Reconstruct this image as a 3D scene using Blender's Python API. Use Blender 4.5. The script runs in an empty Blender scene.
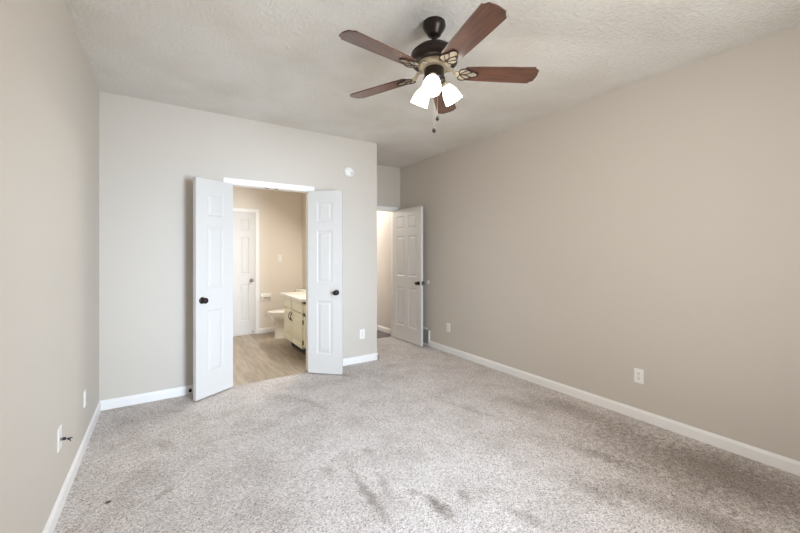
import bpy, bmesh, math, random
from mathutils import Vector, Matrix
R = math.radians
C = bpy.context.scene.collection
random.seed(7)

# ------------------------------------------------------------------ camera
CAM_YAW = 33.17
cd = bpy.data.cameras.new('camera'); cam = bpy.data.objects.new('camera', cd); C.objects.link(cam)
cam.location = (0, 0, 1.35); cam.rotation_euler = (R(90), 0, R(-CAM_YAW))
cd.sensor_width = 36.0; cd.lens = 362.3 / 800 * 36; cd.shift_y = (253.16 - 266.5) / 800
cd.clip_start = 0.02
bpy.context.scene.camera = cam

# ------------------------------------------------------------------ room measures (metres)
XL, XR, YB, YF, H = -0.459, 3.239, 4.013, -0.52, 2.74
XC = 2.273                 # end of the bathroom wall, alcove starts
YA = 4.949                 # alcove back wall (entry door)
OX0, OX1 = 0.560, 1.390    # double door opening
EX0, EX1 = 2.365, 3.125    # entry opening
BX0, BX1, BY1 = 0.15, 2.11, 6.43   # bathroom
T = 0.115                  # wall thickness
HALLX = 3.19

# ------------------------------------------------------------------ world, sun, area lights, exposure
w = bpy.data.worlds.new('sky'); bpy.context.scene.world = w; w.use_nodes = True
nt = w.node_tree; bg = nt.nodes['Background']
bg.inputs['Color'].default_value = (0.62, 0.76, 1.0, 1); bg.inputs['Strength'].default_value = 1.2
sc = bpy.context.scene
sc.view_settings.view_transform = 'Standard'; sc.view_settings.look = 'None'
sc.view_settings.gamma = 1.0; sc.view_settings.use_curve_mapping = False
sc.view_settings.exposure = 0.0
sc.cycles.max_bounces = 12; sc.cycles.diffuse_bounces = 8
sc.cycles.sample_clamp_indirect = 6.0

def light(name, kind, loc, energy, color, rot=(0, 0, 0), size=None, size_y=None, radius=None):
    d = bpy.data.lights.new(name, kind); d.energy = energy; d.color = color
    if kind == 'AREA':
        d.shape = 'RECTANGLE'; d.size = size; d.size_y = size_y
    if radius is not None: d.shadow_soft_size = radius
    o = bpy.data.objects.new(name, d); C.objects.link(o); o.location = loc; o.rotation_euler = rot
    return o
WX0, WX1, WZ0, WZ1 = 0.98, 1.92, 0.70, 2.10      # bedroom window behind the camera
light('window_daylight', 'AREA', ((WX0 + WX1) / 2, YF - 0.25, (WZ0 + WZ1) / 2), 58, (0.63, 0.80, 1.0),
      (R(79), 0, R(9)), WX1 - WX0, WZ1 - WZ0).data.spread = R(78)      # sky seen through the window
light('window_fill', 'AREA', ((WX0 + WX1) / 2, YF - 0.22, (WZ0 + WZ1) / 2 - 0.1), 75, (0.95, 0.95, 0.94),
      (R(104), 0, R(-2)), WX1 - WX0, WZ1 - WZ0).data.spread = R(165)    # added broad fill, tilted up to brighten ceiling and side walls

# ------------------------------------------------------------------ materials
def srgb(r, g, b):
    f = lambda v: (v / 255 / 12.92) if v / 255 <= 0.04045 else ((v / 255 + 0.055) / 1.055) ** 2.4
    return (f(r), f(g), f(b), 1)

def mat(name, col, rough=0.5, metal=0.0, spec=0.5, bump=None, emis=None, noise=None, coat=0.0):
    m = bpy.data.materials.new(name); m.use_nodes = True
    n = m.node_tree.nodes; l = m.node_tree.links; b = n['Principled BSDF']
    b.inputs['Base Color'].default_value = col; b.inputs['Roughness'].default_value = rough
    b.inputs['Metallic'].default_value = metal; b.inputs['Specular IOR Level'].default_value = spec
    b.inputs['Coat Weight'].default_value = coat
    if emis:
        b.inputs['Emission Color'].default_value = emis[0]; b.inputs['Emission Strength'].default_value = emis[1]
    tc = n.new('ShaderNodeTexCoord')
    if noise:                      # (scale, amount) gentle uneven paint
        t = n.new('ShaderNodeTexNoise'); t.inputs['Scale'].default_value = noise[0]; t.inputs['Detail'].default_value = 4
        l.new(tc.outputs['Object'], t.inputs['Vector'])
        mp = n.new('ShaderNodeMapRange'); mp.inputs['To Min'].default_value = 1 - noise[1]; mp.inputs['To Max'].default_value = 1 + noise[1]
        l.new(t.outputs['Fac'], mp.inputs['Value'])
        hs = n.new('ShaderNodeHueSaturation'); hs.inputs['Color'].default_value = col
        l.new(mp.outputs['Result'], hs.inputs['Value']); l.new(hs.outputs['Color'], b.inputs['Base Color'])
    if bump:                       # (scale, strength, distance)
        t = n.new('ShaderNodeTexNoise'); t.inputs['Scale'].default_value = bump[0]; t.inputs['Detail'].default_value = 3
        l.new(tc.outputs['Object'], t.inputs['Vector'])
        bn = n.new('ShaderNodeBump'); bn.inputs['Strength'].default_value = bump[1]; bn.inputs['Distance'].default_value = bump[2]
        l.new(t.outputs['Fac'], bn.inputs['Height']); l.new(bn.outputs['Normal'], b.inputs['Normal'])
    return m

M = {}
M['wall'] = mat('greige_wall_paint', srgb(201, 194, 184), 0.55, bump=(160, 0.12, 0.002), noise=(1.6, 0.012))
M['bath_wall'] = mat('bathroom_wall_paint', srgb(223, 215, 204), 0.55, bump=(160, 0.1, 0.002))
M['hall_wall'] = mat('hall_wall_paint', srgb(218, 213, 207), 0.55, bump=(160, 0.1, 0.002))
M['white'] = mat('white_semi_gloss_trim', srgb(235, 234, 232), 0.38)
M['door'] = mat('white_door_paint', srgb(210, 208, 205), 0.42, bump=(60, 0.05, 0.001))
M['plastic'] = mat('white_plastic', srgb(236, 235, 232), 0.35)
M['slot'] = mat('dark_slot', srgb(40, 38, 36), 0.6)
M['black'] = mat('black_rubber', srgb(22, 21, 21), 0.75, spec=0.15)
M['bronze'] = mat('dark_oil_rubbed_bronze', srgb(46, 36, 32), 0.38, metal=0.55)
M['bronze_light'] = mat('antique_brushed_nickel', srgb(172, 158, 136), 0.42, metal=0.35)
M['chrome'] = mat('satin_nickel', srgb(170, 160, 148), 0.25, metal=1.0)
M['steel'] = mat('brushed_steel', srgb(150, 148, 144), 0.35, metal=1.0)
M['vent_metal'] = mat('grey_green_register_grille', srgb(176, 176, 166), 0.5)
M['porcelain'] = mat('white_porcelain', srgb(240, 238, 233), 0.12, coat=0.5)
M['cabinet'] = mat('cream_cabinet_paint', srgb(238, 236, 214), 0.42, noise=(9, 0.03))
M['brass_edge'] = mat('antique_brass', srgb(120, 100, 60), 0.4, metal=0.8)
M['counter'] = mat('cultured_marble', srgb(232, 228, 220), 0.2, noise=(14, 0.06), coat=0.3)
M['blue'] = mat('blue_tag', srgb(40, 120, 210), 0.5)
M['cable'] = mat('black_cable', srgb(18, 18, 20), 0.45)
M['shade'] = mat('frosted_glass_lit', srgb(255, 250, 240), 0.4, emis=((1.0, 0.93, 0.82, 1), 4.0))
M['bulb'] = mat('lit_bulb', srgb(255, 250, 240), 0.4, emis=((1.0, 0.9, 0.76, 1), 18.0))
M['chain'] = mat('pull_chain', srgb(150, 142, 130), 0.4, metal=0.5)
M['hall_floor'] = mat('dark_hall_floor', srgb(98, 88, 92), 0.45, noise=(12, 0.15))

def ceiling_mat():
    m = mat('textured_ceiling', srgb(224, 220, 211), 0.9)
    n = m.node_tree.nodes; l = m.node_tree.links; b = n['Principled BSDF']
    tc = n.new('ShaderNodeTexCoord')
    t = n.new('ShaderNodeTexNoise'); t.inputs['Scale'].default_value = 42; t.inputs['Detail'].default_value = 5; t.inputs['Roughness'].default_value = 0.62
    v = n.new('ShaderNodeTexVoronoi'); v.inputs['Scale'].default_value = 55
    l.new(tc.outputs['Object'], t.inputs['Vector']); l.new(tc.outputs['Object'], v.inputs['Vector'])
    r = n.new('ShaderNodeMapRange'); r.inputs['From Min'].default_value = 0.45; r.inputs['From Max'].default_value = 0.68
    l.new(t.outputs['Fac'], r.inputs['Value'])
    a = n.new('ShaderNodeMath'); a.operation = 'MULTIPLY_ADD'; a.inputs[1].default_value = -0.25
    l.new(v.outputs['Distance'], a.inputs[0]); l.new(r.outputs['Result'], a.inputs[2])
    bn = n.new('ShaderNodeBump'); bn.inputs['Strength'].default_value = 0.6; bn.inputs['Distance'].default_value = 0.009
    l.new(a.outputs['Value'], bn.inputs['Height']); l.new(bn.outputs['Normal'], b.inputs['Normal'])
    # faint water-stain mottling
    s = n.new('ShaderNodeTexNoise'); s.inputs['Scale'].default_value = 1.7; s.inputs['Detail'].default_value = 6
    l.new(tc.outputs['Object'], s.inputs['Vector'])
    cr = n.new('ShaderNodeValToRGB')
    cr.color_ramp.elements[0].position = 0.35; cr.color_ramp.elements[0].color = srgb(218, 213, 204)
    cr.color_ramp.elements[1].position = 0.6; cr.color_ramp.elements[1].color = srgb(227, 224, 218)
    l.new(s.outputs['Fac'], cr.inputs['Fac']); l.new(cr.outputs['Color'], b.inputs['Base Color'])
    return m
M['ceiling'] = ceiling_mat()

# matted / soiled places, plus shade painted in by the right wall: centre x, y, long axis angle (deg), half length, half width, strength
STAINS_AND_SHADE = []
def carpet_mat():
    m = mat('speckled_frieze_carpet', srgb(180, 172, 164), 0.95, spec=0.1)
    n = m.node_tree.nodes; l = m.node_tree.links; b = n['Principled BSDF']
    tc = n.new('ShaderNodeTexCoord')
    v = n.new('ShaderNodeTexVoronoi'); v.inputs['Scale'].default_value = 205; v.inputs['Randomness'].default_value = 1
    wn = n.new('ShaderNodeTexNoise'); wn.inputs['Scale'].default_value = 70; wn.inputs['Detail'].default_value = 2
    l.new(tc.outputs['Object'], wn.inputs['Vector'])
    mx = n.new('ShaderNodeVectorMath'); mx.operation = 'MULTIPLY_ADD'; mx.inputs[1].default_value = (0.005,) * 3
    l.new(wn.outputs['Color'], mx.inputs[0]); l.new(tc.outputs['Object'], mx.inputs[2]); l.new(mx.outputs[0], v.inputs['Vector'])
    sep = n.new('ShaderNodeSeparateColor'); l.new(v.outputs['Color'], sep.inputs[0])
    cr = n.new('ShaderNodeValToRGB'); e = cr.color_ramp.elements
    e[0].position = 0.0; e[0].color = srgb(146, 133, 122)
    e[1].position = 1.0; e[1].color = srgb(240, 234, 230)
    for p, c in ((0.13, (172, 163, 156)), (0.3, (202, 194, 189)), (0.7, (221, 214, 211))):
        k = e.new(p); k.color = srgb(*c)
    l.new(sep.outputs['Red'], cr.inputs['Fac'])
    # traffic mottling
    s = n.new('ShaderNodeTexNoise'); s.inputs['Scale'].default_value = 3.2; s.inputs['Detail'].default_value = 7; s.inputs['Roughness'].default_value = 0.62
    l.new(tc.outputs['Object'], s.inputs['Vector'])
    mr = n.new('ShaderNodeMapRange'); mr.inputs['From Min'].default_value = 0.34; mr.inputs['From Max'].default_value = 0.56
    mr.inputs['To Min'].default_value = 0.84; mr.inputs['To Max'].default_value = 1.03
    l.new(s.outputs['Fac'], mr.inputs['Value'])
    val = mr.outputs['Result']
    for (cx, cy, ang, rx, ry, st) in STAINS_AND_SHADE:
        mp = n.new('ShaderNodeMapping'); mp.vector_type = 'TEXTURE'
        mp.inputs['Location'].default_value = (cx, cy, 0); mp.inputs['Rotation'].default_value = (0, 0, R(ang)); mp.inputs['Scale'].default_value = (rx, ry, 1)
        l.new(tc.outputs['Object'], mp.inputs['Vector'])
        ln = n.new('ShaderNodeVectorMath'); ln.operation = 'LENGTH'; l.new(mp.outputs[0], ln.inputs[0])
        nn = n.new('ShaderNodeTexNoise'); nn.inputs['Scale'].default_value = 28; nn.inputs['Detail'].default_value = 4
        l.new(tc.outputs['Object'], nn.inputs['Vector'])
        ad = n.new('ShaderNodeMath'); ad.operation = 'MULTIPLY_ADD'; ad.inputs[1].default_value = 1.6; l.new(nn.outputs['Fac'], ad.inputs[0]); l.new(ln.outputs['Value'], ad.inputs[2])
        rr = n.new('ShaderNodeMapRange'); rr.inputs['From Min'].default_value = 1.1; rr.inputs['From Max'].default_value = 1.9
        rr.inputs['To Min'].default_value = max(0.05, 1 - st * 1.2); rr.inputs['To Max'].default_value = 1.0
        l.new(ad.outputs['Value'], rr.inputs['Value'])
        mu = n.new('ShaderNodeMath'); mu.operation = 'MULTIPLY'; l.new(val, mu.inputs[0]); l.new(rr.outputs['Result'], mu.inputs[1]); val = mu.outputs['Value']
    cb = n.new('ShaderNodeCombineColor')          # soil and painted shade are brownish: blue drops faster than red
    for i, ex in enumerate((0.96, 1.04, 1.13)):
        pw = n.new('ShaderNodeMath'); pw.operation = 'POWER'; pw.inputs[1].default_value = ex
        l.new(val, pw.inputs[0]); l.new(pw.outputs['Value'], cb.inputs[i])
    hs = n.new('ShaderNodeVectorMath'); hs.operation = 'MULTIPLY'; l.new(cr.outputs['Color'], hs.inputs[0]); l.new(cb.outputs[0], hs.inputs[1])
    l.new(hs.outputs[0], b.inputs['Base Color'])
    hm = n.new('ShaderNodeMath'); hm.operation = 'MULTIPLY_ADD'; hm.inputs[1].default_value = -60
    l.new(v.outputs['Distance'], hm.inputs[0]); l.new(sep.outputs['Green'], hm.inputs[2])
    bn = n.new('ShaderNodeBump'); bn.inputs['Strength'].default_value = 0.4; bn.inputs['Distance'].default_value = 0.006
    l.new(hm.outputs['Value'], bn.inputs['Height']); l.new(bn.outputs['Normal'], b.inputs['Normal'])
    return m
# the last column is how strongly the colour is darkened there
STAINS_AND_SHADE += [
    (2.85, 0.75, -80, 0.85, 0.42, 0.40), (2.95, 1.75, -85, 0.6, 0.16, 0.26), (2.3, 0.70, -70, 0.55, 0.13, 0.26), (2.45, 1.25, -75, 0.30, 0.07, 0.22), (2.7, 2.1, -80, 0.35, 0.08, 0.15),  # right-hand patches: mottled soil that also paints in the dimmer light there
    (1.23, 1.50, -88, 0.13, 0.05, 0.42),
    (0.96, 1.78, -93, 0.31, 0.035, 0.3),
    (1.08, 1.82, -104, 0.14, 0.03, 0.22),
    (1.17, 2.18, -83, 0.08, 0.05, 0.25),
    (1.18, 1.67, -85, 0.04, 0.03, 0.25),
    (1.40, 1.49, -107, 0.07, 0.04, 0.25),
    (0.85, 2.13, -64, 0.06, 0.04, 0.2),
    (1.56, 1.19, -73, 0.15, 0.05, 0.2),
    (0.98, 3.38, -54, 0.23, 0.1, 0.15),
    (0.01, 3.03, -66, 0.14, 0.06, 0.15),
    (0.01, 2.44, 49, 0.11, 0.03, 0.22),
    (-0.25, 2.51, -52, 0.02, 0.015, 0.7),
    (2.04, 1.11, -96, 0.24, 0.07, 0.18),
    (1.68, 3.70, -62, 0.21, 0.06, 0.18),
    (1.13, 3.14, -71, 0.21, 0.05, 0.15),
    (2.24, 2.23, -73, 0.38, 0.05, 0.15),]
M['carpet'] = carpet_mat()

def plank_mat():
    m = mat('greige_oak_vinyl_plank', srgb(170, 148, 122), 0.42)
    n = m.node_tree.nodes; l = m.node_tree.links; b = n['Principled BSDF']
    tc = n.new('ShaderNodeTexCoord')
    br = n.new('ShaderNodeTexBrick'); br.inputs['Scale'].default_value = 1
    br.inputs['Brick Width'].default_value = 1.1; br.inputs['Row Height'].default_value = 0.15; br.inputs['Mortar Size'].default_value = 0.0015
    br.inputs['Color1'].default_value = srgb(184, 171, 155); br.inputs['Color2'].default_value = srgb(166, 152, 135); br.inputs['Mortar'].default_value = srgb(146, 132, 116)
    rt = n.new('ShaderNodeMapping'); rt.inputs['Rotation'].default_value = (0, 0, R(90)); l.new(tc.outputs['Object'], rt.inputs['Vector']); l.new(rt.outputs[0], br.inputs['Vector'])
    mp = n.new('ShaderNodeMapping'); mp.inputs['Scale'].default_value = (14, 1.6, 1); l.new(tc.outputs['Object'], mp.inputs['Vector'])
    t = n.new('ShaderNodeTexNoise'); t.inputs['Scale'].default_value = 1.6; t.inputs['Detail'].default_value = 6; l.new(mp.outputs[0], t.inputs['Vector'])
    mr = n.new('ShaderNodeMapRange'); mr.inputs['From Min'].default_value = 0.3; mr.inputs['From Max'].default_value = 0.7; mr.inputs['To Min'].default_value = 0.72; mr.inputs['To Max'].default_value = 1.16
    l.new(t.outputs['Fac'], mr.inputs['Value'])
    hs = n.new('ShaderNodeHueSaturation'); l.new(br.outputs['Color'], hs.inputs['Color']); l.new(mr.outputs['Result'], hs.inputs['Value'])
    l.new(hs.outputs['Color'], b.inputs['Base Color'])
    return m
M['plank'] = plank_mat()

def blade_mat():
    m = mat('walnut_blade_veneer', srgb(120, 70, 48), 0.3, coat=0.35)
    n = m.node_tree.nodes; l = m.node_tree.links; b = n['Principled BSDF']
    tc = n.new('ShaderNodeTexCoord')
    mp = n.new('ShaderNodeMapping'); mp.inputs['Scale'].default_value = (2.2, 30, 10); l.new(tc.outputs['Object'], mp.inputs['Vector'])
    t = n.new('ShaderNodeTexNoise'); t.inputs['Scale'].default_value = 3; t.inputs['Detail'].default_value = 7; t.inputs['Distortion'].default_value = 0.6
    l.new(mp.outputs[0], t.inputs['Vector'])
    cr = n.new('ShaderNodeValToRGB'); e = cr.color_ramp.elements
    e[0].position = 0.3; e[0].color = srgb(50, 32, 26); e[1].position = 0.72; e[1].color = srgb(104, 66, 48)
    l.new(t.outputs['Fac'], cr.inputs['Fac']); l.new(cr.outputs['Color'], b.inputs['Base Color'])
    return m
M['blade'] = blade_mat()

def glass_mat():
    m = bpy.data.materials.new('window_glass'); m.use_nodes = True
    n = m.node_tree.nodes; l = m.node_tree.links; n.clear()
    o = n.new('ShaderNodeOutputMaterial'); tr = n.new('ShaderNodeBsdfTransparent'); gl = n.new('ShaderNodeBsdfGlossy'); gl.inputs['Roughness'].default_value = 0.02
    mx = n.new('ShaderNodeMixShader'); mx.inputs[0].default_value = 0.06
    l.new(tr.outputs[0], mx.inputs[1]); l.new(gl.outputs[0], mx.inputs[2]); l.new(mx.outputs[0], o.inputs[0])
    return m
M['glass'] = glass_mat()

# ------------------------------------------------------------------ helpers
def add_box(bm, x0, x1, y0, y1, z0, z1, bevel=0.0, m=None):
    v = [bm.verts.new(p) for p in ((x0, y0, z0), (x1, y0, z0), (x1, y1, z0), (x0, y1, z0), (x0, y0, z1), (x1, y0, z1), (x1, y1, z1), (x0, y1, z1))]
    fs = [bm.faces.new([v[i] for i in q]) for q in ((0, 3, 2, 1), (4, 5, 6, 7), (0, 1, 5, 4), (1, 2, 6, 5), (2, 3, 7, 6), (3, 0, 4, 7))]
    if bevel:
        es = list({e for f in fs for e in f.edges})
        r = bmesh.ops.bevel(bm, geom=es, offset=bevel, segments=2, profile=0.6, affect='EDGES')
        v = list({q for f in r['faces'] for q in f.verts} | {q for q in v if q.is_valid})
    if m is not None: bmesh.ops.transform(bm, matrix=m, verts=[q for q in v if q.is_valid])
    return bm

def add_lathe(bm, prof, seg=32, m=None, cap=True):
    rings = []
    for r, z in prof:
        if r < 1e-6: rings.append([bm.verts.new((0, 0, z))])
        else: rings.append([bm.verts.new((r * math.cos(2 * math.pi * i / seg), r * math.sin(2 * math.pi * i / seg), z)) for i in range(seg)])
    for a, b in zip(rings, rings[1:]):
        for i in range(seg):
            j = (i + 1) % seg
            if len(a) == 1 and len(b) == 1: continue
            if len(a) == 1: bm.faces.new((a[0], b[j], b[i]))
            elif len(b) == 1: bm.faces.new((a[i], a[j], b[0]))
            else: bm.faces.new((a[i], a[j], b[j], b[i]))
    if cap:
        if len(rings[0]) > 1: bm.faces.new(list(reversed(rings[0])))
        if len(rings[-1]) > 1: bm.faces.new(rings[-1])
    if m is not None: bmesh.ops.transform(bm, matrix=m, verts=[v for r in rings for v in r])
    return bm

def add_tube(bm, pts, r, seg=10, closed=False, taper=None):
    pts = [Vector(p) for p in pts]; n = len(pts); rings = []
    up = Vector((0, 0, 1))
    for i, p in enumerate(pts):
        if closed: t = pts[(i + 1) % n] - pts[i - 1]
        else: t = pts[min(i + 1, n - 1)] - pts[max(i - 1, 0)]
        t.normalize()
        a = t.cross(up)
        if a.length < 1e-3: a = t.cross(Vector((1, 0, 0)))
        a.normalize(); b = a.cross(t)
        rr = r * (taper[i] if taper else 1)
        rings.append([bm.verts.new(p + a * rr * math.cos(2 * math.pi * k / seg) + b * rr * math.sin(2 * math.pi * k / seg)) for k in range(seg)])
    rng = range(n) if closed else range(n - 1)
    for i in rng:
        A, B = rings[i], rings[(i + 1) % n]
        for k in range(seg):
            j = (k + 1) % seg
            bm.faces.new((A[k], A[j], B[j], B[k]))
    if not closed:
        bm.faces.new(list(reversed(rings[0]))); bm.faces.new(rings[-1])
    return bm

def add_loft(bm, sections, cap=True):
    rings = [[bm.verts.new(p) for p in s] for s in sections]
    n = len(rings[0])
    for A, B in zip(rings, rings[1:]):
        for k in range(n):
            j = (k + 1) % n
            bm.faces.new((A[k], A[j], B[j], B[k]))
    if cap:
        bm.faces.new(list(reversed(rings[0]))); bm.faces.new(rings[-1])
    return bm

def obj(name, bm, m, parent=None, smooth=False):
    bmesh.ops.recalc_face_normals(bm, faces=bm.faces[:])
    me = bpy.data.meshes.new(name); bm.to_mesh(me); bm.free()
    me.materials.append(m)
    if smooth:
        for p in me.polygons: p.use_smooth = True
        me.set_sharp_from_angle(angle=R(smooth if smooth is not True else 40))
    o = bpy.data.objects.new(name, me); C.objects.link(o)
    if parent is not None: o.parent = parent
    return o

def tag(o, label=None, cat=None, group=None, kind=None):
    if label: o['label'] = label
    if cat: o['category'] = cat
    if group: o['group'] = group
    if kind: o['kind'] = kind
    return o

def thing(name, label, cat, loc=(0, 0, 0), rotz=0.0, group=None, kind=None):
    o = bpy.data.objects.new(name, None); C.objects.link(o); o.empty_display_size = 0.1
    o.location = loc; o.rotation_euler = (0, 0, rotz)
    return tag(o, label, cat, group, kind)

def nb(): return bmesh.new()
def box(*a, **k): return add_box(nb(), *a, **k)
def struct(name, bm, m, label, cat, smooth=False):
    return tag(obj(name, bm, m, None, smooth), label, cat, kind='structure')
def dup(root, loc, rot, label=None):
    r = root.copy(); C.objects.link(r); r.location = loc; r.rotation_euler = rot
    if label: r['label'] = label
    for ch in list(root.children):
        c = ch.copy(); C.objects.link(c); c.parent = r
        for g in ch.children:
            d = g.copy(); C.objects.link(d); d.parent = c
    return r
MX = lambda *a: Matrix.Rotation(*a)
TR = lambda x, y, z: Matrix.Translation((x, y, z))

# ------------------------------------------------------------------ setting: floors
bm = nb()
add_box(bm, XL - 0.02, XR + 0.02, YF - 0.02, YB, -0.06, 0.0)
add_box(bm, XC - 0.02, XR + 0.02, YB, YA + 0.04, -0.06, 0.0)
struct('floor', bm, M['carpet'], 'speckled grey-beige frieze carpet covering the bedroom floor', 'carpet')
struct('floor_bathroom', box(BX0 - 0.05, XC - 0.02, YB + 0.0005, BY1 + 0.05, -0.07, -0.008), M['plank'], 'greige oak plank flooring in the bathroom', 'floor')
struct('floor_hall', box(XC - 0.02, XR + 0.1, YA + 0.041, 7.6, -0.07, -0.006), M['hall_floor'], 'dark grey-brown hallway floor beyond the entry door', 'floor')

# walls
struct('wall_left', box(XL - T, XL, YF - T, YB + T, -0.06, H + 0.02), M['wall'], 'long greige left bedroom wall', 'wall')
struct('wall_right', box(XR, XR + T, YF - T, YA + T, -0.06, H + 0.02), M['wall'], 'long greige right bedroom wall with outlets', 'wall')
bm = nb()
add_box(bm, XL, OX0 - 0.02, YB, YB + T, -0.06, H + 0.02)
add_box(bm, OX1 + 0.02, XC, YB, YB + T, -0.06, H + 0.02)
add_box(bm, OX0 - 0.02, OX1 + 0.02, YB, YB + T, 2.066, H + 0.02)
struct('wall_back', bm, M['wall'], 'greige back wall pierced by the bathroom double doors', 'wall')
struct('wall_alcove_side', box(BX1, XC, YB + T, BY1 + T, -0.06, H + 0.02), M['wall'], 'greige wall dividing bathroom from entry alcove', 'wall')
bm = nb()
add_box(bm, XC, EX0 - 0.02, YA, YA + T, -0.06, H + 0.02)
add_box(bm, EX1 + 0.02, XR, YA, YA + T, -0.06, H + 0.02)
add_box(bm, EX0 - 0.02, EX1 + 0.02, YA, YA + T, 2.04, H + 0.02)
struct('wall_alcove_back', bm, M['wall'], 'short greige wall above the hallway doorway', 'wall')
bm = nb()
add_box(bm, XL, WX0, YF - T, YF, -0.06, H + 0.02)
add_box(bm, WX1, XR, YF - T, YF, -0.06, H + 0.02)
add_box(bm, WX0, WX1, YF - T, YF, -0.06, WZ0)
add_box(bm, WX0, WX1, YF - T, YF, WZ1, H + 0.02)
struct('wall_front', bm, M['wall'], 'greige wall with the window behind the viewer', 'wall')
bm = nb()
add_box(bm, XL - T, XR + T, YF - T, YB + T, H, H + 0.08)
add_box(bm, XC, XR + T, YB + T, YA + T, H, H + 0.08)
struct('ceiling', bm, M['ceiling'], 'white textured bedroom ceiling with faint stains', 'ceiling')
# bathroom and hall shells
CB = 2.44
struct('wall_bathroom_back', box(BX0 - T, BX1, BY1, BY1 + T, -0.06, CB + 0.02), M['bath_wall'], 'cream bathroom wall behind the toilet', 'wall')
struct('wall_bathroom_left', box(BX0 - T, BX0, YB + T, BY1, -0.06, CB + 0.02), M['bath_wall'], 'cream left bathroom wall', 'wall')
struct('wall_bathroom_right', box(BX1 - 0.012, BX1, YB + T, BY1, -0.06, CB + 0.02), M['bath_wall'], 'cream right bathroom wall behind the vanity', 'wall')
struct('ceiling_bathroom', box(BX0 - T, BX1, YB + T, BY1 + T, CB, CB + 0.08), M['ceiling'], 'bathroom ceiling', 'ceiling')
struct('wall_hall_right', box(HALLX, HALLX + T, YA + T, 7.5, -0.06, CB + 0.1), M['hall_wall'], 'pale hallway wall seen through the entry doorway', 'wall')
struct('wall_hall_left', box(XC - 0.03, XC, BY1 + T, 7.5, -0.06, CB + 0.1), M['hall_wall'], 'pale left hallway wall', 'wall')
struct('wall_hall_back', box(XC - 0.03, HALLX + T, 7.5, 7.6, -0.06, CB + 0.1), M['hall_wall'], 'far end wall of the hallway', 'wall')
struct('ceiling_hall', box(XC - 0.03, HALLX + T, YA + T, 7.6, CB, CB + 0.08), M['ceiling'], 'hallway ceiling', 'ceiling')

# ------------------------------------------------------------------ baseboards
BBH = 0.083
PROF = [(0, 0), (0.014, 0), (0.014, 0.060), (0.0125, 0.068), (0.008, 0.074), (0.006, 0.080), (0.003, BBH), (0, BBH)]
def baseboard(name, runs, label):
    bm = nb()
    for (a, b, nrm, z0) in runs:      # a,b = ends on the wall plane, nrm = into room
        a = Vector(a); b = Vector(b); nv = Vector(nrm)
        ring = lambda p: [(p.x + nv.x * d, p.y + nv.y * d, z0 + z) for d, z in PROF]
        add_loft(bm, [ring(a), ring(b)])
    return struct(name, bm, M['white'], label, 'baseboard')
CW = 0.057                       # casing width
baseboard('baseboard_left', [((XL, YF), (XL, YB), (1, 0), 0)], 'white baseboard along the left wall')
baseboard('baseboard_back', [((XL, YB), (OX0 - CW, YB), (0, -1), 0), ((OX1 + CW, YB), (XC + 0.014, YB), (0, -1), 0)], 'white baseboard along the back wall either side of the double doors')
baseboard('baseboard_right', [((XR, YF), (XR, 4.158), (-1, 0), 0), ((XR, 4.53), (XR, YA), (-1, 0), 0)], 'white baseboard along the long right wall')
baseboard('baseboard_alcove_side', [((XC, YB - 0.014), (XC, YA), (1, 0), 0)], 'white baseboard along the alcove side wall')
baseboard('baseboard_front', [((XL, YF), (XR, YF), (0, 1), 0)], 'white baseboard under the window')
baseboard('baseboard_bathroom', [((1.357, BY1), (BX1, BY1), (0, -1), -0.008), ((BX0, BY1), (0.62, BY1), (0, -1), -0.008)], 'white baseboard behind the toilet')
baseboard('baseboard_hall', [((HALLX, YA + T), (HALLX, 7.5), (-1, 0), -0.006)], 'white baseboard along the hallway wall')

# ------------------------------------------------------------------ door frames
def frame(name, x0, x1, z1, yf, yb, label, room_front=True, back=True, side_l=True):
    bm = nb(); j = 0.02
    add_box(bm, x0 - j, x0, yf, yb, -0.008, z1 + j)          # jambs and head
    add_box(bm, x1, x1 + j, yf, yb, -0.008, z1 + j)
    add_box(bm, x0, x1, yf, yb, z1, z1 + j)
    rev = 0.006
    def cas(ya, yb2):
        add_box(bm, x0 - CW, x0 - rev, ya, yb2, 0, z1 + rev, bevel=0.003)
        add_box(bm, x1 + rev, x1 + CW, ya, yb2, 0, z1 + rev, bevel=0.003)
        add_box(bm, x0 - CW, x1 + CW, ya, yb2, z1 + rev, z1 + CW + 0.004, bevel=0.003)
    if room_front: cas(yf - 0.014, yf)
    if back: cas(yb, yb + 0.014)
    return bm
bm = frame('trim_1', OX0, OX1, 2.048, YB, YB + T, '')
t = struct('trim_1', bm, M['white'], 'white casing and jambs around the bathroom double doorway', 'door frame')
for x in (0.93, 1.03):           # ball-catch strikes under the head
    b = nb()
    add_box(b, x - 0.024, x + 0.024, YB + 0.006, YB + 0.030, 2.0455, 2.0485, bevel=0.001)
    add_lathe(b, [(0.0, 0), (0.010, 0), (0.008, 0.006), (0, 0.007)], 14, TR(x, YB + 0.018, 2.0395))
    s = obj('strike_plate', b, M['brass_edge'], t); s['label'] = 'small brass strike plate under the head jamb'
bm = frame('trim_2', EX0, EX1, 2.03, YA, YA + T, '')
struct('trim_2', bm, M['white'], 'white casing around the hallway doorway', 'door frame')
DX0, DX1 = 0.68, 1.292
bm = nb()
z1 = 2.03
add_box(bm, DX0 - CW - 0.003, DX0 - 0.003, BY1 - 0.016, BY1, -0.008, z1 + 0.004, bevel=0.003)
add_box(bm, DX1 + 0.003, DX1 + CW + 0.008, BY1 - 0.016, BY1, -0.008, z1 + 0.004, bevel=0.003)
add_box(bm, DX0 - CW - 0.003, DX1 + CW + 0.008, BY1 - 0.016, BY1, z1 + 0.004, z1 + CW, bevel=0.003)
struct('trim_3', bm, M['white'], 'white casing around the closed bathroom closet door', 'door frame')

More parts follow.
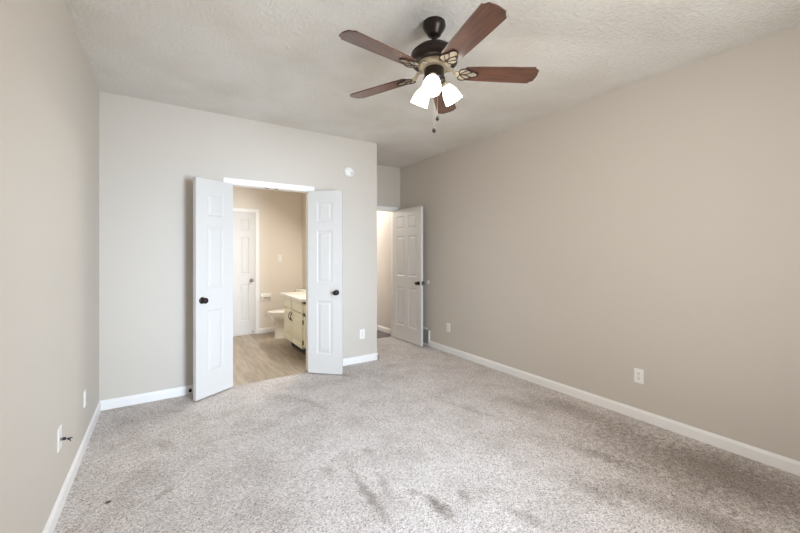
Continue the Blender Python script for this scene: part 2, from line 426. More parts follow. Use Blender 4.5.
# ------------------------------------------------------------------ panel doors
def leaf_mesh(w, t, z0, z1, panels, y_off=0.0):
    """slab from x=0..w, y=y_off..y_off+t with raised panels carved on both faces"""
    bm = nb()
    xs = sorted({0, w} | {p[0] for p in panels} | {p[1] for p in panels})
    zs = sorted({z0, z1} | {p[2] for p in panels} | {p[3] for p in panels})
    def is_panel(xa, xb, za, zb):
        return any(abs(p[0] - xa) < 1e-6 and abs(p[1] - xb) < 1e-6 and abs(p[2] - za) < 1e-6 and abs(p[3] - zb) < 1e-6 for p in panels)
    for yy, s in ((y_off, 1), (y_off + t, -1)):
        vd = {}
        def V(x, z, d=0.0):
            k = (round(x, 5), round(z, 5), d)
            if k not in vd: vd[k] = bm.verts.new((x, yy + s * d, z))
            return vd[k]
        for xa, xb in zip(xs, xs[1:]):
            for za, zb in zip(zs, zs[1:]):
                if not is_panel(xa, xb, za, zb):
                    # rails/stiles; split where the neighbouring grid lines fall
                    bm.faces.new((V(xa, za), V(xb, za), V(xb, zb), V(xa, zb)))
                else:
                    prev = [V(xa, za), V(xb, za), V(xb, zb), V(xa, zb)]
                    for ins, dep in ((0.007, 0.0065), (0.017, 0.0075), (0.024, 0.0062), (0.042, 0.0018)):
                        cur = [V(xa + ins, za + ins, dep), V(xb - ins, za + ins, dep), V(xb - ins, zb - ins, dep), V(xa + ins, zb - ins, dep)]
                        for k in range(4):
                            bm.faces.new((prev[k], prev[(k + 1) % 4], cur[(k + 1) % 4], cur[k]))
                        prev = cur
                    bm.faces.new(prev)
    a, b = y_off, y_off + t
    e = 0.0
    for q in (((0, a, z0), (0, b, z0), (0, b, z1), (0, a, z1)), ((w, a, z0), (w, b, z0), (w, b, z1), (w, a, z1)),
              ((0, a, z0), (w, a, z0), (w, b, z0), (0, b, z0)), ((0, a, z1), (w, a, z1), (w, b, z1), (0, b, z1))):
        bm.faces.new([bm.verts.new(p) for p in q])
    bmesh.ops.remove_doubles(bm, verts=bm.verts[:], dist=1e-5)
    return bm

def knob_bm(x, y, z, side, r=0.027):
    """round knob on an axis along y (side = -1 or +1)"""
    m = TR(x, y, z) @ MX(R(90) if side < 0 else R(-90), 4, 'X')
    bm = nb()
    add_lathe(bm, [(0, -0.001), (0.031, -0.001), (0.031, 0.004), (0.027, 0.008), (0.013, 0.010), (0.011, 0.024), (0.014, 0.029), (r * 0.85, 0.034),
                   (r, 0.043), (r * 0.97, 0.052), (r * 0.75, 0.060), (r * 0.35, 0.064), (0, 0.065)], 28, m)
    return bm

def hinge_bm(x, y, z):
    bm = nb()
    add_lathe(bm, [(0, -0.045), (0.0055, -0.045), (0.0055, 0.045), (0, 0.045)], 12, TR(x, y, z))
    add_box(bm, x - 0.002, x + 0.03, y + 0.001, y + 0.005, z - 0.044, z + 0.044)
    return bm

LZ0, LZ1 = 0.012, 2.044
LW = 0.398
def narrow_panels(w):
    a, b = 0.108, w - 0.112
    return [(a, b, 0.225, 0.815), (a, b, 1.02, 1.60), (a, b, 1.70, 1.915)]

def door_leaf(name, hinge, ang, mirror, label, knob_m):
    """closed leaf runs +x from the hinge; mirror flips it to run -x"""
    t = thing(name, label, 'door', hinge, 0, kind='structure')
    bm = leaf_mesh(LW, 0.035, LZ0, LZ1, narrow_panels(LW), y_off=0.004)
    parts = [('door_slab', bm, M['door'], False)]
    parts.append(('door_knob', knob_bm(LW - 0.062, 0.039, 0.915, 1), knob_m, 50))
    parts.append(('door_knob', knob_bm(LW - 0.062, 0.004, 0.915, -1), knob_m, 50))
    for z in (0.22, 1.02, 1.83): parts.append(('hinge', hinge_bm(0, -0.001, z), M['white'], 40))
    cb = nb(); add_box(cb, LW - 0.05, LW - 0.014, 0.012, 0.030, LZ1 - 0.001, LZ1 + 0.002, bevel=0.0008)
    add_lathe(cb, [(0.006, 0), (0.005, 0.005), (0, 0.006)], 12, TR(LW - 0.032, 0.021, LZ1 + 0.001))
    parts.append(('ball_catch', cb, M['brass_edge'], 40))
    for n_, b_, m_, s_ in parts:
        if mirror: bmesh.ops.transform(b_, matrix=Matrix.Scale(-1, 4, (1, 0, 0)), verts=b_.verts[:])
        o = obj(n_, b_, m_, t, s_)
        if n_ == 'door_knob': o['label'] = 'round black knob'
        if n_ == 'ball_catch': o['label'] = 'small brass catch on top edge'
    t.rotation_euler = (0, 0, ang)
    return t
door_leaf('door_1', (OX0 + 0.006, YB - 0.020, 0), R(-148.5), False, 'left white panel leaf of the bathroom double doors, folded open', M['bronze'])
door_leaf('door_2', (OX1 - 0.004, YB - 0.020, 0), R(136.5), True, 'right white panel leaf of the bathroom double doors, folded open', M['bronze'])

def six_panels(w, st, mid):
    pw = (w - 2 * st - mid) / 2
    cols = [(st, st + pw), (st + pw + mid, w - st)]
    rows = [(0.235, 0.83), (1.00, 1.61), (1.72, 1.92)]
    return [(a, b, c, d) for a, b in cols for c, d in rows]

# entry door, opened flat towards the right wall
EW = 0.755
t = thing('door_3', 'white six-panel entry door standing open beside the right wall', 'door', (EX1 - 0.002, YA - 0.016, 0), 0, kind='structure')
obj('door_slab', leaf_mesh(EW, 0.035, 0.012, 2.026, six_panels(EW, 0.112, 0.10), 0.004), M['door'], t)
for y, s in ((0.039, 1), (0.004, -1)):
    k = obj('door_knob', knob_bm(EW - 0.062, y, 0.915, s, 0.026), M['bronze'], t, 50); k['label'] = 'dark bronze round knob'
b = nb(); add_box(b, EW - 0.0005, EW + 0.002, 0.010, 0.033, 0.885, 0.945, bevel=0.0008); add_box(b, EW, EW + 0.010, 0.015, 0.028, 0.907, 0.923, bevel=0.002)
k = obj('latch', b, M['bronze'], t)
for z in (0.22, 1.02, 1.83): obj('hinge', hinge_bm(0, -0.001, z), M['chrome'], t, 40)
for ch in t.children:            # runs -x when closed
    ch.data.transform(Matrix.Scale(-1, 4, (1, 0, 0))); ch.data.flip_normals()
t.rotation_euler = (0, 0, R(90.6))

# bathroom closet door, closed in its frame
t = thing('door_4', 'closed white panel door in the far bathroom wall', 'door', (DX0, BY1 - 0.012, 0), 0, kind='structure')
wd = DX1 - DX0
b = leaf_mesh(wd, 0.035, 0.012, z1, six_panels(wd, 0.098, 0.144), 0.0)
bmesh.ops.transform(b, matrix=TR(0, 0, 0), verts=b.verts[:])
obj('door_slab', b, M['door'], t)
k = obj('door_knob', knob_bm(wd - 0.056, 0.0, 0.895, -1, 0.024), M['chrome'], t, 50); k['label'] = 'satin nickel knob'
b = nb(); add_tube(b, [(wd - 0.045, 0.0, 0.05), (wd - 0.045, -0.05, 0.048)], 0.006, 10); add_lathe(b, [(0, 0), (0.010, 0), (0.009, 0.012), (0, 0.013)], 14, TR(wd - 0.045, -0.048, 0.048) @ MX(R(90), 4, 'X'))
k = obj('door_stop', b, M['steel'], t, 40); k['label'] = 'small metal stop near the bottom rail'

# ------------------------------------------------------------------ window behind the camera
t = thing('window_1', 'white framed bedroom window behind the viewer', 'window', (0, 0, 0), 0, kind='structure')
bm = nb()
for a in ((WX0, WX0 + 0.045, WZ0, WZ1), (WX1 - 0.045, WX1, WZ0, WZ1), (WX0, WX1, WZ0, WZ0 + 0.045), (WX0, WX1, WZ1 - 0.045, WZ1), (WX0, WX1, 1.43, 1.47)):
    add_box(bm, a[0], a[1], YF - 0.09, YF - 0.045, a[2], a[3])
obj('window_frame', bm, M['white'], t)
obj('pane', box(WX0 + 0.04, WX1 - 0.04, YF - 0.070, YF - 0.066, WZ0 + 0.04, WZ1 - 0.04), M['glass'], t)
obj('window_sill', box(WX0 - 0.05, WX1 + 0.05, YF - 0.045, YF + 0.04, WZ0 - 0.022, WZ0, bevel=0.004), M['white'], t)

# ------------------------------------------------------------------ outlets, switches and small wall fittings
def face(bm, w, h, t=0.006, m=None):          # plate standing in the xz plane, front towards -y
    add_box(bm, -w / 2, w / 2, -t, 0.0, -h / 2, h / 2, bevel=0.0022, m=m)
    return bm
def outlet(loc, rotz, label):
    t = thing('wall_outlet', label, 'outlet', loc, rotz, 'white duplex outlets on the bedroom walls')
    obj('cover_plate', face(nb(), 0.070, 0.115), M['plastic'], t)
    for z in (0.0195, -0.0195):
        b = nb(); add_lathe(b, [(0, 0), (0.0168, 0), (0.0160, 0.0022), (0, 0.0024)], 26, TR(0, -0.0056, z) @ MX(R(90), 4, 'X'))
        s = obj('socket', b, M['plastic'], t, 40)
        b = nb()
        for x in (-0.0065, 0.0065): add_box(b, x - 0.0013, x + 0.0013, -0.0087, -0.0076, z - 0.001, z + 0.008)
        add_lathe(b, [(0, 0), (0.0024, 0), (0.0024, 0.0008), (0, 0.0008)], 10, TR(0, -0.0079, z - 0.0085) @ MX(R(90), 4, 'X'))
        k = obj('slot', b, M['slot'], s); k['label'] = 'dark plug slots'
    b = nb(); add_lathe(b, [(0, 0), (0.003, 0), (0.0025, 0.0012), (0, 0.0014)], 12, TR(0, -0.006, 0) @ MX(R(90), 4, 'X'))
    k = obj('screw', b, M['steel'], t, 40)
    return t
o1 = outlet((XR, 1.403, 0.352), R(-90), 'white duplex outlet midway along the right wall, nearest the viewer')
dup(o1, (XR, 3.753, 0.342), (0, 0, R(-90)), 'small white outlet on the right wall nearest the entry door')
dup(o1, (2.061, YB, 0.349), (0, 0, 0), 'white outlet on the back wall right of the double doors')
dup(o1, (XL, 3.314, 0.341), (0, 0, R(90)), 'thin-looking white outlet on the left wall nearest the back corner')

t = thing('cable_plate', 'white cable plate on the left wall with a black connector sticking out', 'wall plate', (XL, 2.575, 0.376), R(90))
obj('cover_plate', face(nb(), 0.072, 0.118), M['plastic'], t)
b = nb(); add_lathe(b, [(0, 0), (0.0075, 0), (0.0075, 0.006), (0.005, 0.006), (0.005, 0.016), (0, 0.016)], 14, TR(0, -0.006, -0.006) @ MX(R(90), 4, 'X'))
obj('jack', b, M['steel'], t, 40)
b = nb(); add_tube(b, [(0, -0.014, -0.006), (0.001, -0.028, -0.008)], 0.0075, 12)
obj('connector', b, M['cable'], t, 40)
b = nb(); add_tube(b, [(0.001, -0.027, -0.008), (0.002, -0.033, -0.011), (0.004, -0.036, -0.013)], 0.0024, 8)
add_tube(b, [(0.004, -0.034, -0.012), (0.005, -0.042, -0.015)], 0.0062, 10)
add_tube(b, [(0.005, -0.041, -0.015), (0.007, -0.047, -0.011), (0.008, -0.052, -0.014)], 0.003, 8)
add_tube(b, [(0.005, -0.041, -0.015), (0.004, -0.045, -0.022), (0.003, -0.046, -0.028)], 0.0022, 8)
obj('cable_stub', b, M['cable'], t, 40)

t = thing('smoke_detector', 'round white smoke detector high on the back wall right of the double doors', 'smoke detector', (1.880, YB, 2.334), 0)
m = MX(R(90), 4, 'X')
b = nb(); add_lathe(b, [(0, 0), (0.066, 0), (0.068, 0.006), (0.066, 0.018), (0.058, 0.028), (0.040, 0.033), (0, 0.034)], 40, m); obj('body', b, M['plastic'], t, 50)
b = nb()
for k in range(18):
    a = R(20 * k); add_box(b, 0.046, 0.056, -0.0018, 0.0018, 0.0, 0.004, m=m @ TR(0, 0, 0.0278) @ MX(a, 4, 'Z'))
k = obj('vent_slots', b, M['vent_metal'], t)
b = nb(); add_lathe(b, [(0, 0), (0.011, 0), (0.010, 0.003), (0, 0.0035)], 20, m @ TR(0.026, -0.018, 0.0335)); obj('test_button', b, M['vent_metal'], t, 40)['label'] = 'grey test button'

t = thing('light_switch', 'white toggle light switch on the far bathroom wall', 'light switch', (1.696, BY1, 1.262), 0)
obj('cover_plate', face(nb(), 0.074, 0.118), M['plastic'], t)
obj('toggle', box(-0.005, 0.005, -0.018, -0.004, -0.004, 0.013, bevel=0.001), M['plastic'], t)

t = thing('wall_bumper', 'small white round door bumper on the right wall at knob height', 'door bumper', (XR, 4.205, 0.925), R(-90))
b = nb(); add_lathe(b, [(0, 0), (0.030, 0), (0.030, 0.004), (0.026, 0.008), (0.018, 0.006), (0, 0.005)], 30, m); obj('disc', b, M['plastic'], t, 40)

t = thing('floor_register', 'white framed air register low on the right wall behind the entry door', 'vent', (XR, 4.345, 0.128), R(-90))
b = nb(); W2, H2 = 0.185, 0.125
for a in ((-W2, W2, H2 - 0.024, H2), (-W2, W2, -H2, -H2 + 0.024), (-W2, -W2 + 0.024, -H2, H2), (W2 - 0.024, W2, -H2, H2)):
    add_box(b, a[0], a[1], -0.016, 0, a[2], a[3], bevel=0.002)
obj('frame', b, M['white'], t)
b = nb(); add_box(b, -W2 + 0.02, W2 - 0.02, -0.003, -0.001, -H2 + 0.02, H2 - 0.02)
for k in range(11):
    z = -H2 + 0.034 + k * 0.018
    add_box(b, -W2 + 0.022, W2 - 0.022, -0.012, -0.002, z, z + 0.003, m=None)
obj('grille', b, M['vent_metal'], t)['label'] = 'grey-green louvred grille'

t = thing('door_stop', 'black rubber-tipped door stop on the back baseboard behind the left leaf', 'door stop', (0.215, YB - 0.013, 0.047), 0)
b = nb(); add_lathe(b, [(0, 0), (0.010, 0), (0.009, 0.003), (0.0045, 0.004), (0.0045, 0.034), (0, 0.034)], 16, m); obj('post', b, M['steel'], t, 40)
b = nb(); add_lathe(b, [(0, 0.032), (0.013, 0.032), (0.013, 0.046), (0.010, 0.050), (0, 0.050)], 18, m); obj('rubber_tip', b, M['black'], t, 40)['label'] = 'black rubber tip'

# ------------------------------------------------------------------ ceiling fan
FX, FY = 1.371, 1.720
fan = thing('ceiling_fan', 'bronze ceiling fan with five walnut blades and three lit glass shades', 'ceiling fan', (FX, FY, 0), 0)
b = nb(); add_lathe(b, [(0, H), (0.067, H), (0.068, H - 0.012), (0.066, H - 0.030), (0.058, H - 0.045), (0.046, H - 0.060), (0.040, H - 0.074), (0.030, H - 0.082), (0, H - 0.083)], 40)
can = obj('canopy', b, M['bronze'], fan, 50); can['label'] = 'bell-shaped dark bronze canopy'
q = nb(); ta = R(-38)
add_box(q, -0.009, 0.009, -0.003, 0.0, -0.006, 0.006, bevel=0.001, m=TR(0.066 * math.cos(ta), 0.066 * math.sin(ta), H - 0.020) @ MX(ta + R(90), 4, 'Z'))
obj('tag', q, M['blue'], can)['label'] = 'small blue tag'
b = nb(); add_lathe(b, [(0, H - 0.08), (0.0125, H - 0.08), (0.0125, H - 0.15), (0, H - 0.15)], 20); add_lathe(b, [(0, 2.615), (0.022, 2.615), (0.025, 2.600), (0.030, 2.585), (0, 2.585)], 20)
obj('downrod', b, M['bronze'], fan, 50)
b = nb(); add_lathe(b, [(0, 2.600), (0.030, 2.600), (0.075, 2.592), (0.110, 2.578), (0.134, 2.556), (0.140, 2.548), (0.138, 2.538), (0.141, 2.530), (0.141, 2.500), (0.134, 2.492), (0.118, 2.488), (0, 2.488)], 48)
obj('motor_housing', b, M['bronze'], fan, 45)
b = nb(); add_lathe(b, [(0, 2.489), (0.102, 2.489), (0.099, 2.478), (0.090, 2.470), (0.084, 2.462), (0, 2.462)], 48)
obj('flywheel', b, M['bronze_light'], fan, 45)['label'] = 'pale antique metal ring under the motor'
b = nb(); add_lathe(b, [(0, 2.464), (0.055, 2.464), (0.060, 2.455), (0.060, 2.412), (0.066, 2.404), (0.066, 2.394), (0.052, 2.380), (0.030, 2.366), (0.012, 2.360), (0.010, 2.346), (0, 2.344)], 36)
obj('switch_housing', b, M['bronze'], fan, 45)

# blade outline
def blade_bm():
    pts = [(0.190, 0.044), (0.200, 0.056), (0.30, 0.0620), (0.45, 0.0665), (0.60, 0.070), (0.626, 0.0705), (0.631, 0.063), (0.636, 0.056), (0.646, 0.051), (0.654, 0.046), (0.656, 0.030), (0.659, 0.014), (0.660, 0.0)]
    pts = [(x * 0.960, y) for x, y in pts]
    out = pts + [(x, -y) for x, y in reversed(pts[:-1])]
    bm = nb(); hz = 0.0035
    top = [bm.verts.new((x, y, hz)) for x, y in out]; bot = [bm.verts.new((x, y, -hz)) for x, y in out]
    bm.faces.new(top); bm.faces.new(list(reversed(bot)))
    n = len(out)
    for i in range(n): bm.faces.new((top[i], top[(i + 1) % n], bot[(i + 1) % n], bot[i]))
    return bm
def petal(cx, cy, ang, ln, wd, z):
    pts = []
    for k in range(20):
        u = 2 * math.pi * k / 20
        x = ln * (1 - math.cos(u)) / 2; y = wd * math.sin(u) * (0.45 + 0.55 * (1 - math.cos(u)) / 2)
        pts.append((cx + x * math.cos(ang) - y * math.sin(ang), cy + x * math.sin(ang) + y * math.cos(ang), z))
    return pts
BZ = 2.440
blade0 = obj('blade', blade_bm(), M['blade'], fan)
def iron_bm():
    bm = nb()
    # cast arm from the flywheel to the filigree plate under the blade
    secs = []
    for x, hw, z in ((0.085, 0.022, 0.026), (0.110, 0.015, 0.022), (0.124, 0.015, 0.006), (0.138, 0.019, -0.004), (0.155, 0.024, -0.0065)):
        secs.append([(x, -hw, z - 0.003), (x, hw, z - 0.003), (x, hw, z + 0.003), (x, -hw, z + 0.003)])
    add_loft(bm, secs)
    # three-lobed plate
    out = []
    for k in range(48):
        u = 2 * math.pi * k / 48
        r = 0.044 + 0.010 * math.cos(3 * u)
        out.append((0.196 + r * 1.25 * math.cos(u), r * math.sin(u)))
    t_ = [bm.verts.new((x, y, -0.0040)) for x, y in out]; b_ = [bm.verts.new((x, y, -0.0065)) for x, y in out]
    bm.faces.new(t_); bm.faces.new(list(reversed(b_)))
    for i in range(48): bm.faces.new((t_[i], t_[(i + 1) % 48], b_[(i + 1) % 48], b_[i]))
    return bm
def scroll_bm():
    bm = nb(); z = -0.0075
    out = []
    for k in range(48):
        u = 2 * math.pi * k / 48; r = 0.044 + 0.010 * math.cos(3 * u)
        out.append((0.196 + r * 1.25 * math.cos(u), r * math.sin(u), z))
    add_tube(bm, out, 0.0034, 8, closed=True)
    add_tube(bm, petal(0.158, 0.0, R(28), 0.070, 0.018, z), 0.0026, 8, closed=True)
    add_tube(bm, petal(0.158, 0.0, R(-28), 0.070, 0.018, z), 0.0026, 8, closed=True)
    for (x, y) in ((0.178, 0), (0.224, 0.020), (0.224, -0.020)):
        add_lathe(bm, [(0, -0.003), (0.004, -0.002), (0.005, 0.001), (0, 0.001)], 10, TR(x, y, z - 0.001))
    return bm
iron0 = obj('blade_bracket', iron_bm(), M['bronze_light'], fan, 40); iron0['label'] = 'pale cast metal blade bracket'
scr0 = obj('scroll_work', scroll_bm(), M['bronze'], iron0, 50); scr0['label'] = 'dark raised scroll outline'
for k in range(5):
    a = R(-30 + 72 * k)
    if k == 0: bl, ir = blade0, iron0
    else:
        bl = blade0.copy(); C.objects.link(bl); bl.parent = fan
        ir = iron0.copy(); C.objects.link(ir); ir.parent = fan
        s = scr0.copy(); C.objects.link(s); s.parent = ir
    for o in (bl, ir):
        o.location = (0, 0, BZ); o.rotation_euler = (R(-11), 0, a)

# light kit
def shade_bm():
    prof_o = [(0.020, 0.0), (0.024, -0.006), (0.034, -0.022), (0.044, -0.042), (0.050, -0.064), (0.053, -0.088), (0.056, -0.108)]
    prof_i = [(r - 0.0035, z) for r, z in reversed(prof_o)]
    bm = nb(); add_lathe(bm, prof_o + prof_i + [(0.0, -0.004)], 36, cap=False)
    return bm
KZ = 2.395
for az in (-15, 98, 225):
    a = R(az); d = Vector((math.cos(a), math.sin(a), 0))
    b = nb(); pts = []
    for k in range(9):
        u = k / 8; pts.append((d.x * (0.045 + 0.027 * u), d.y * (0.045 + 0.027 * u), KZ + 0.008 * math.sin(u * math.pi) - 0.012 * u * u))
    add_tube(b, pts, 0.0085, 12)
    arm = obj('lamp_arm', b, M['bronze'], fan, 50)
    base = Vector((d.x * 0.072, d.y * 0.072, KZ - 0.010))
    tilt = R(32)
    mm = TR(*base) @ MX(a, 4, 'Z') @ MX(-tilt, 4, 'Y')
    b = nb(); add_lathe(b, [(0, 0.010), (0.014, 0.010), (0.024, 0.002), (0.025, -0.014), (0.020, -0.018), (0, -0.018)], 28, mm); obj('socket_cup', b, M['bronze_light'], arm, 50)
    b = shade_bm(); bmesh.ops.transform(b, matrix=mm @ TR(0, 0, -0.010), verts=b.verts[:]); sh = obj('lamp_shade', b, M['shade'], fan, 60); sh['label'] = 'lit white frosted glass shade'
    b = nb(); add_lathe(b, [(0.012, -0.018), (0.013, -0.040), (0.024, -0.060), (0.028, -0.076), (0.022, -0.094), (0.010, -0.102), (0, -0.104)], 24, mm); obj('bulb', b, M['bulb'], sh, 60)
    lp = mm @ Vector((0, 0, -0.121))
    L = light('fan_lamp', 'POINT', lp, 9, (1.0, 0.92, 0.83), radius=0.03); L.parent = fan
for (dx, dy, ztop, zb) in ((0.016, -0.010, 2.362, 2.170), (-0.004, -0.004, 2.350, 2.095)):
    b = nb(); n_ = int((ztop - zb) / 0.007)
    for i in range(n_):
        bmesh.ops.create_icosphere(b, subdivisions=1, radius=0.0014, matrix=TR(dx, dy, ztop - 0.007 * i))
    add_tube(b, [(dx, dy, ztop), (dx, dy, zb)], 0.0007, 6)
    ch = obj('pull_chain', b, M['chain'], fan, 60)
    b = nb(); add_lathe(b, [(0, 0.012), (0.004, 0.010), (0.009, 0.002), (0.011, -0.006), (0.009, -0.014), (0.004, -0.019), (0, -0.020)], 20, TR(dx, dy, zb))
    obj('pull_knob', b, M['black'], ch, 60)['label'] = 'dark bronze pull knob'

# ------------------------------------------------------------------ bathroom vanity
VX, VY0, VY1, VB, VT = 1.505, 4.50, 5.400, 0.11, 0.730
BWX = BX1 - 0.012
van = thing('vanity_cabinet', 'cream painted bathroom vanity cabinet with arched pull handles', 'cabinet', (VX, VY0, 0), 0)
def rel(bm): bmesh.ops.transform(bm, matrix=TR(-VX, -VY0, 0), verts=bm.verts[:]); return bm
b = nb(); add_box(b, VX + 0.018, BWX - 0.001, VY0, VY1, VB, VT - 0.16); 
add_box(b, VX + 0.018, VX + 0.03, VY0, VY1, VT - 0.17, VT)
add_box(b, BWX - 0.02, BWX - 0.001, VY0, VY1, VT - 0.17, VT); add_box(b, VX + 0.018, BWX - 0.001, VY1 - 0.018, VY1, VT - 0.17, VT); add_box(b, VX + 0.018, BWX - 0.001, VY0, VY0 + 0.018, VT - 0.17, VT)
obj('carcass', rel(b), M['cabinet'], van)
obj('toe_kick', rel(box(VX + 0.085, BWX - 0.001, VY0, VY1 - 0.03, -0.008, VB)), M['slot'], van)['label'] = 'recessed toe kick, shade painted in dark'  # shadow under the cabinet is put into this near-black colour
# face frame
b = nb()
add_box(b, VX, VX + 0.018, VY0, VY1, VB, VB + 0.03); add_box(b, VX, VX + 0.018, VY0, VY1, VT - 0.03, VT); add_box(b, VX, VX + 0.018, VY0, VY1, VT - 0.185, VT - 0.15)
for y in (VY1, VY1 - 0.355): add_box(b, VX, VX + 0.018, y - 0.04, y, VB, VT)
add_box(b, VX, VX + 0.018, VY0, VY0 + 0.08, VB, VT)
obj('face_frame', rel(b), M['cabinet'], van)
def slab_panel(y0, y1, z0, z1, x=VX):
    w_ = y1 - y0
    bm = leaf_mesh(w_, 0.018, z0, z1, [(0.05, w_ - 0.05, z0 + 0.05, z1 - 0.05)] if (z1 - z0) > 0.2 else [(0.03, w_ - 0.03, z0 + 0.028, z1 - 0.028)] if False else [], 0.0)
    bmesh.ops.transform(bm, matrix=TR(x - 0.019, y1, 0) @ MX(R(-90), 4, 'Z'), verts=bm.verts[:])
    return bm
def handle(y, z, s):
    b = nb(); pts = []
    for k in range(13):
        u = k / 12; pts.append((VX - 0.019 - 0.026 * math.sin(math.pi * u), y, z + 0.055 - 0.11 * u))
    add_tube(b, pts, 0.0055, 10)
    for zz in (0.055, -0.055):
        add_lathe(b, [(0, 0), (0.009, 0), (0.007, 0.004), (0, 0.005)], 14, TR(VX - 0.0185, y, z + zz) @ MX(R(-90), 4, 'Y'))
    return b
ys = [(VY1 - 0.362, VY1 - 0.020, 'lo'), (VY0 + 0.075, VY1 - 0.388, 'hi')]
for (y0, y1, side) in ys:
    d = obj('door', rel(slab_panel(y0, y1, VB + 0.012, VT - 0.165)), M['cabinet'], van)
    hy = y0 + 0.028 if side == 'lo' else y1 - 0.028
    obj('handle', rel(handle(hy, 0.475, 1)), M['bronze'], d, 50)['label'] = 'dark arched pull handle'
    hg = y1 + 0.004 if side == 'lo' else y0 - 0.004
    for z in (0.20, 0.46):
        q = nb(); add_tube(q, [(VX - 0.006, hg, z - 0.028), (VX - 0.006, hg, z + 0.028)], 0.006, 10); add_box(q, VX - 0.003, VX + 0.001, hg - 0.016, hg + 0.016, z - 0.026, z + 0.026, bevel=0.001)
        obj('hinge', rel(q), M['brass_edge'], d, 40)['label'] = 'aged brass cabinet hinge'
    dr = obj('drawer', rel(slab_panel(y0, y1, VT - 0.148, VT - 0.012)), M['cabinet'], van)
# countertop with bowl
cz = VT + 0.035; cx0, cy1 = VX - 0.055, VY1 + 0.05
ct = thing('countertop', 'pale marbled vanity countertop with an oval sink', 'countertop', (VX, VY0, 0), 0)
bm = nb()
scx, scy, sa, sb = VX + 0.30, VY1 - 0.50, 0.17, 0.22
N = 48
def rect_pt(u):
    dx, dy = math.cos(u), math.sin(u)
    tx = ((BWX - 0.001 - scx) if dx > 0 else (scx - cx0)) / max(abs(dx), 1e-9); ty = ((cy1 - scy) if dy > 0 else (scy - VY0)) / max(abs(dy), 1e-9)
    k = min(tx, ty); return scx + dx * k, scy + dy * k
angs = [2 * math.pi * k / N for k in range(N)]
for cx_, cy_ in ((cx0, cy1), (BWX - 0.001, cy1), (cx0, VY0), (BWX - 0.001, VY0)):
    an = math.atan2(cy_ - scy, cx_ - scx) % (2 * math.pi)
    j = min(range(N), key=lambda i: abs(angs[i] - an)); angs[j] = an
rings = []
outer = [rect_pt(u) for u in angs]
rings.append([(x, y, VT + 0.0005) for x, y in outer]); rings.append([(x, y, cz) for x, y in outer])
for f, dz in ((1.08, 0), (1.03, 0.005), (0.97, 0.003), (0.90, -0.03), (0.72, -0.09), (0.45, -0.125), (0.12, -0.135)):
    rings.append([(scx + sa * f * math.cos(u), scy + sb * f * math.sin(u), cz + dz) for u in angs])
add_loft(bm, rings, cap=False); bm.faces.new([v for v in bm.verts[-N:]])
obj('top', rel(bm), M['counter'], ct, 35)
b = nb(); add_box(b, BWX - 0.02, BWX - 0.001, VY0, cy1, cz - 0.001, cz + 0.09, bevel=0.003)
obj('backsplash', rel(b), M['counter'], ct)
fb = nb(); fx = BWX - 0.075
add_box(fb, fx - 0.025, fx + 0.025, scy - 0.075, scy + 0.075, cz - 0.001, cz + 0.016, bevel=0.005)
add_tube(fb, [(fx, scy, cz + 0.01), (fx, scy, cz + 0.07), (fx - 0.03, scy, cz + 0.10), (fx - 0.08, scy, cz + 0.095), (fx - 0.11, scy, cz + 0.07)], 0.010, 12)
for s in (-1, 1): add_lathe(fb, [(0, 0), (0.016, 0), (0.014, 0.03), (0.020, 0.034), (0.018, 0.048), (0, 0.052)], 16, TR(fx, scy + s * 0.055, cz + 0.013))
fo = obj('faucet', rel(fb), M['chrome'], ct, 50); fo['label'] = 'chrome two-handle faucet'

# vanity light on the bathroom wall (over the mirror)
vl = thing('vanity_light', 'bathroom wall light with three lit globes above the vanity', 'wall light', (BWX, 4.95, 2.0), R(-90))
obj('back_plate', box(-0.30, 0.30, -0.03, 0, -0.05, 0.05, bevel=0.006), M['chrome'], vl)
for x in (-0.2, 0, 0.2):
    b = nb(); bmesh.ops.create_icosphere(b, subdivisions=3, radius=0.05, matrix=TR(x, -0.085, 0)); add_tube(b, [(x, -0.03, 0), (x, -0.05, 0)], 0.02, 14)
    obj('globe', b, M['shade'], vl, 60)
light('vanity_lamp', 'AREA', (BWX - 0.17, 4.95, 2.0), 27, (1.0, 0.95, 0.87), (0, R(35), 0), 0.15, 0.6)
mi = thing('mirror', 'large flat mirror above the vanity sink', 'mirror', (BWX, 4.85, 1.3), R(-90))
mg = mat('mirror_silver', (0.9, 0.9, 0.9, 1), 0.02, metal=1.0)
obj('mirror_glass', box(-0.55, 0.55, -0.008, 0, -0.42, 0.48), mg, mi)

# ------------------------------------------------------------------ toilet
ty = 5.95
tl = thing('toilet', 'white toilet with closed lid past the end of the vanity', 'toilet', (BWX - 0.004, ty, -0.008), R(-90))   # local: back at y=0, front towards -y
def oval(cy, rx, ry_f, ry_b, z, n=36):
    out = []
    for k in range(n):
        u = 2 * math.pi * k / n; s, c = math.sin(u), math.cos(u)
        out.append((rx * c, cy + (ry_b if s > 0 else ry_f) * s, z))
    return out
b = nb()
add_loft(b, [oval(-0.39, 0.105, 0.215, 0.22, 0.0), oval(-0.39, 0.102, 0.210, 0.22, 0.02), oval(-0.39, 0.096, 0.205, 0.21, 0.10), oval(-0.39, 0.096, 0.203, 0.21, 0.20),
             oval(-0.40, 0.118, 0.212, 0.22, 0.25), oval(-0.42, 0.155, 0.243, 0.24, 0.30), oval(-0.43, 0.178, 0.268, 0.25, 0.36), oval(-0.43, 0.182, 0.272, 0.25, 0.388), oval(-0.43, 0.172, 0.262, 0.24, 0.392)])
add_box(b, -0.10, 0.10, -0.24, -0.02, 0.25, 0.385, bevel=0.01)
obj('bowl', b, M['porcelain'], tl, 60)
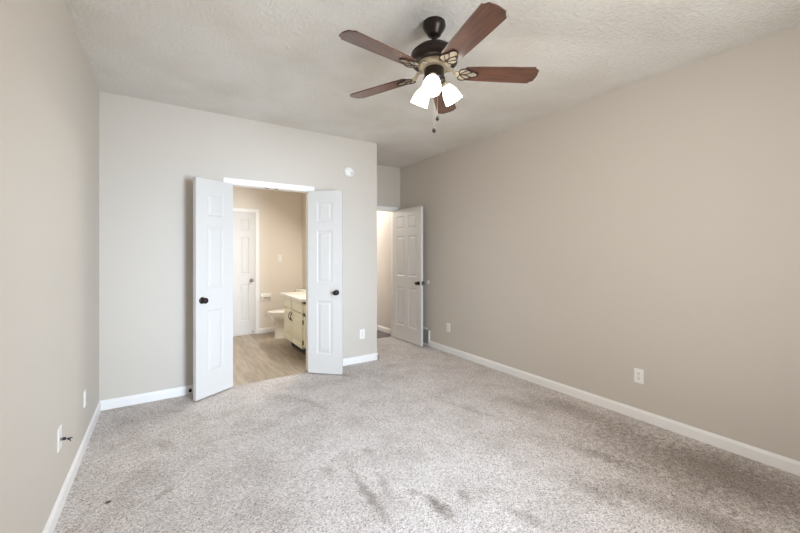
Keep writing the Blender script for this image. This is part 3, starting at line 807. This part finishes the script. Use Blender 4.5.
b = nb(); add_loft(b, [oval(-0.43, 0.180, 0.270, 0.20, 0.393), oval(-0.43, 0.187, 0.276, 0.205, 0.397), oval(-0.43, 0.187, 0.276, 0.205, 0.408), oval(-0.43, 0.180, 0.270, 0.20, 0.411)])
obj('seat', b, M['porcelain'], tl, 50)
b = nb(); add_loft(b, [oval(-0.43, 0.182, 0.272, 0.205, 0.413), oval(-0.43, 0.189, 0.280, 0.207, 0.418), oval(-0.43, 0.186, 0.276, 0.205, 0.430), oval(-0.43, 0.16, 0.25, 0.18, 0.438), oval(-0.43, 0.08, 0.13, 0.10, 0.442)])
obj('lid', b, M['porcelain'], tl, 50)
obj('tank', box(-0.22, 0.22, -0.20, -0.01, 0.386, 0.72, bevel=0.02), M['porcelain'], tl, 50)
obj('tank_lid', box(-0.23, 0.23, -0.212, -0.004, 0.722, 0.752, bevel=0.01), M['porcelain'], tl, 50)
b = nb(); add_lathe(b, [(0, 0), (0.012, 0), (0.012, 0.01), (0, 0.012)], 14, TR(-0.16, -0.198, 0.66) @ m); add_tube(b, [(-0.16, -0.214, 0.66), (-0.09, -0.220, 0.652)], 0.006, 10)
obj('flush_lever', b, M['chrome'], tl, 50)

# toilet paper holder
ph = thing('paper_holder', 'white ceramic toilet paper holder on the far bathroom wall', 'paper holder', (1.470, BY1, 0.600), 0)
b = nb(); add_box(b, -0.085, 0.085, -0.014, 0, -0.064, 0.064, bevel=0.006)
obj('back_plate', b, M['porcelain'], ph, 40)
for s in (-1, 1):
    b = nb(); add_box(b, s * 0.066 - 0.010, s * 0.066 + 0.010, -0.062, -0.012, -0.022, 0.022, bevel=0.007); obj('post', b, M['porcelain'], ph, 40)
b = nb(); add_tube(b, [(-0.058, -0.042, 0), (0.058, -0.042, 0)], 0.010, 14); obj('roller', b, M['bronze_light'], ph, 40)['label'] = 'brassy spring roller'

# hallway ceiling lamp
hl = thing('hall_ceiling_light', 'white dome ceiling light in the hallway beyond the entry door', 'ceiling light', (2.75, 6.5, CB), 0)
b = nb(); add_lathe(b, [(0, -0.075), (0.06, -0.070), (0.11, -0.045), (0.135, -0.012), (0.135, 0.0), (0, 0.0)], 32); obj('diffuser', b, M['shade'], hl, 60)
light('hall_lamp', 'POINT', (2.75, 6.5, CB - 0.25), 50, (1.0, 0.96, 0.90), radius=0.08)
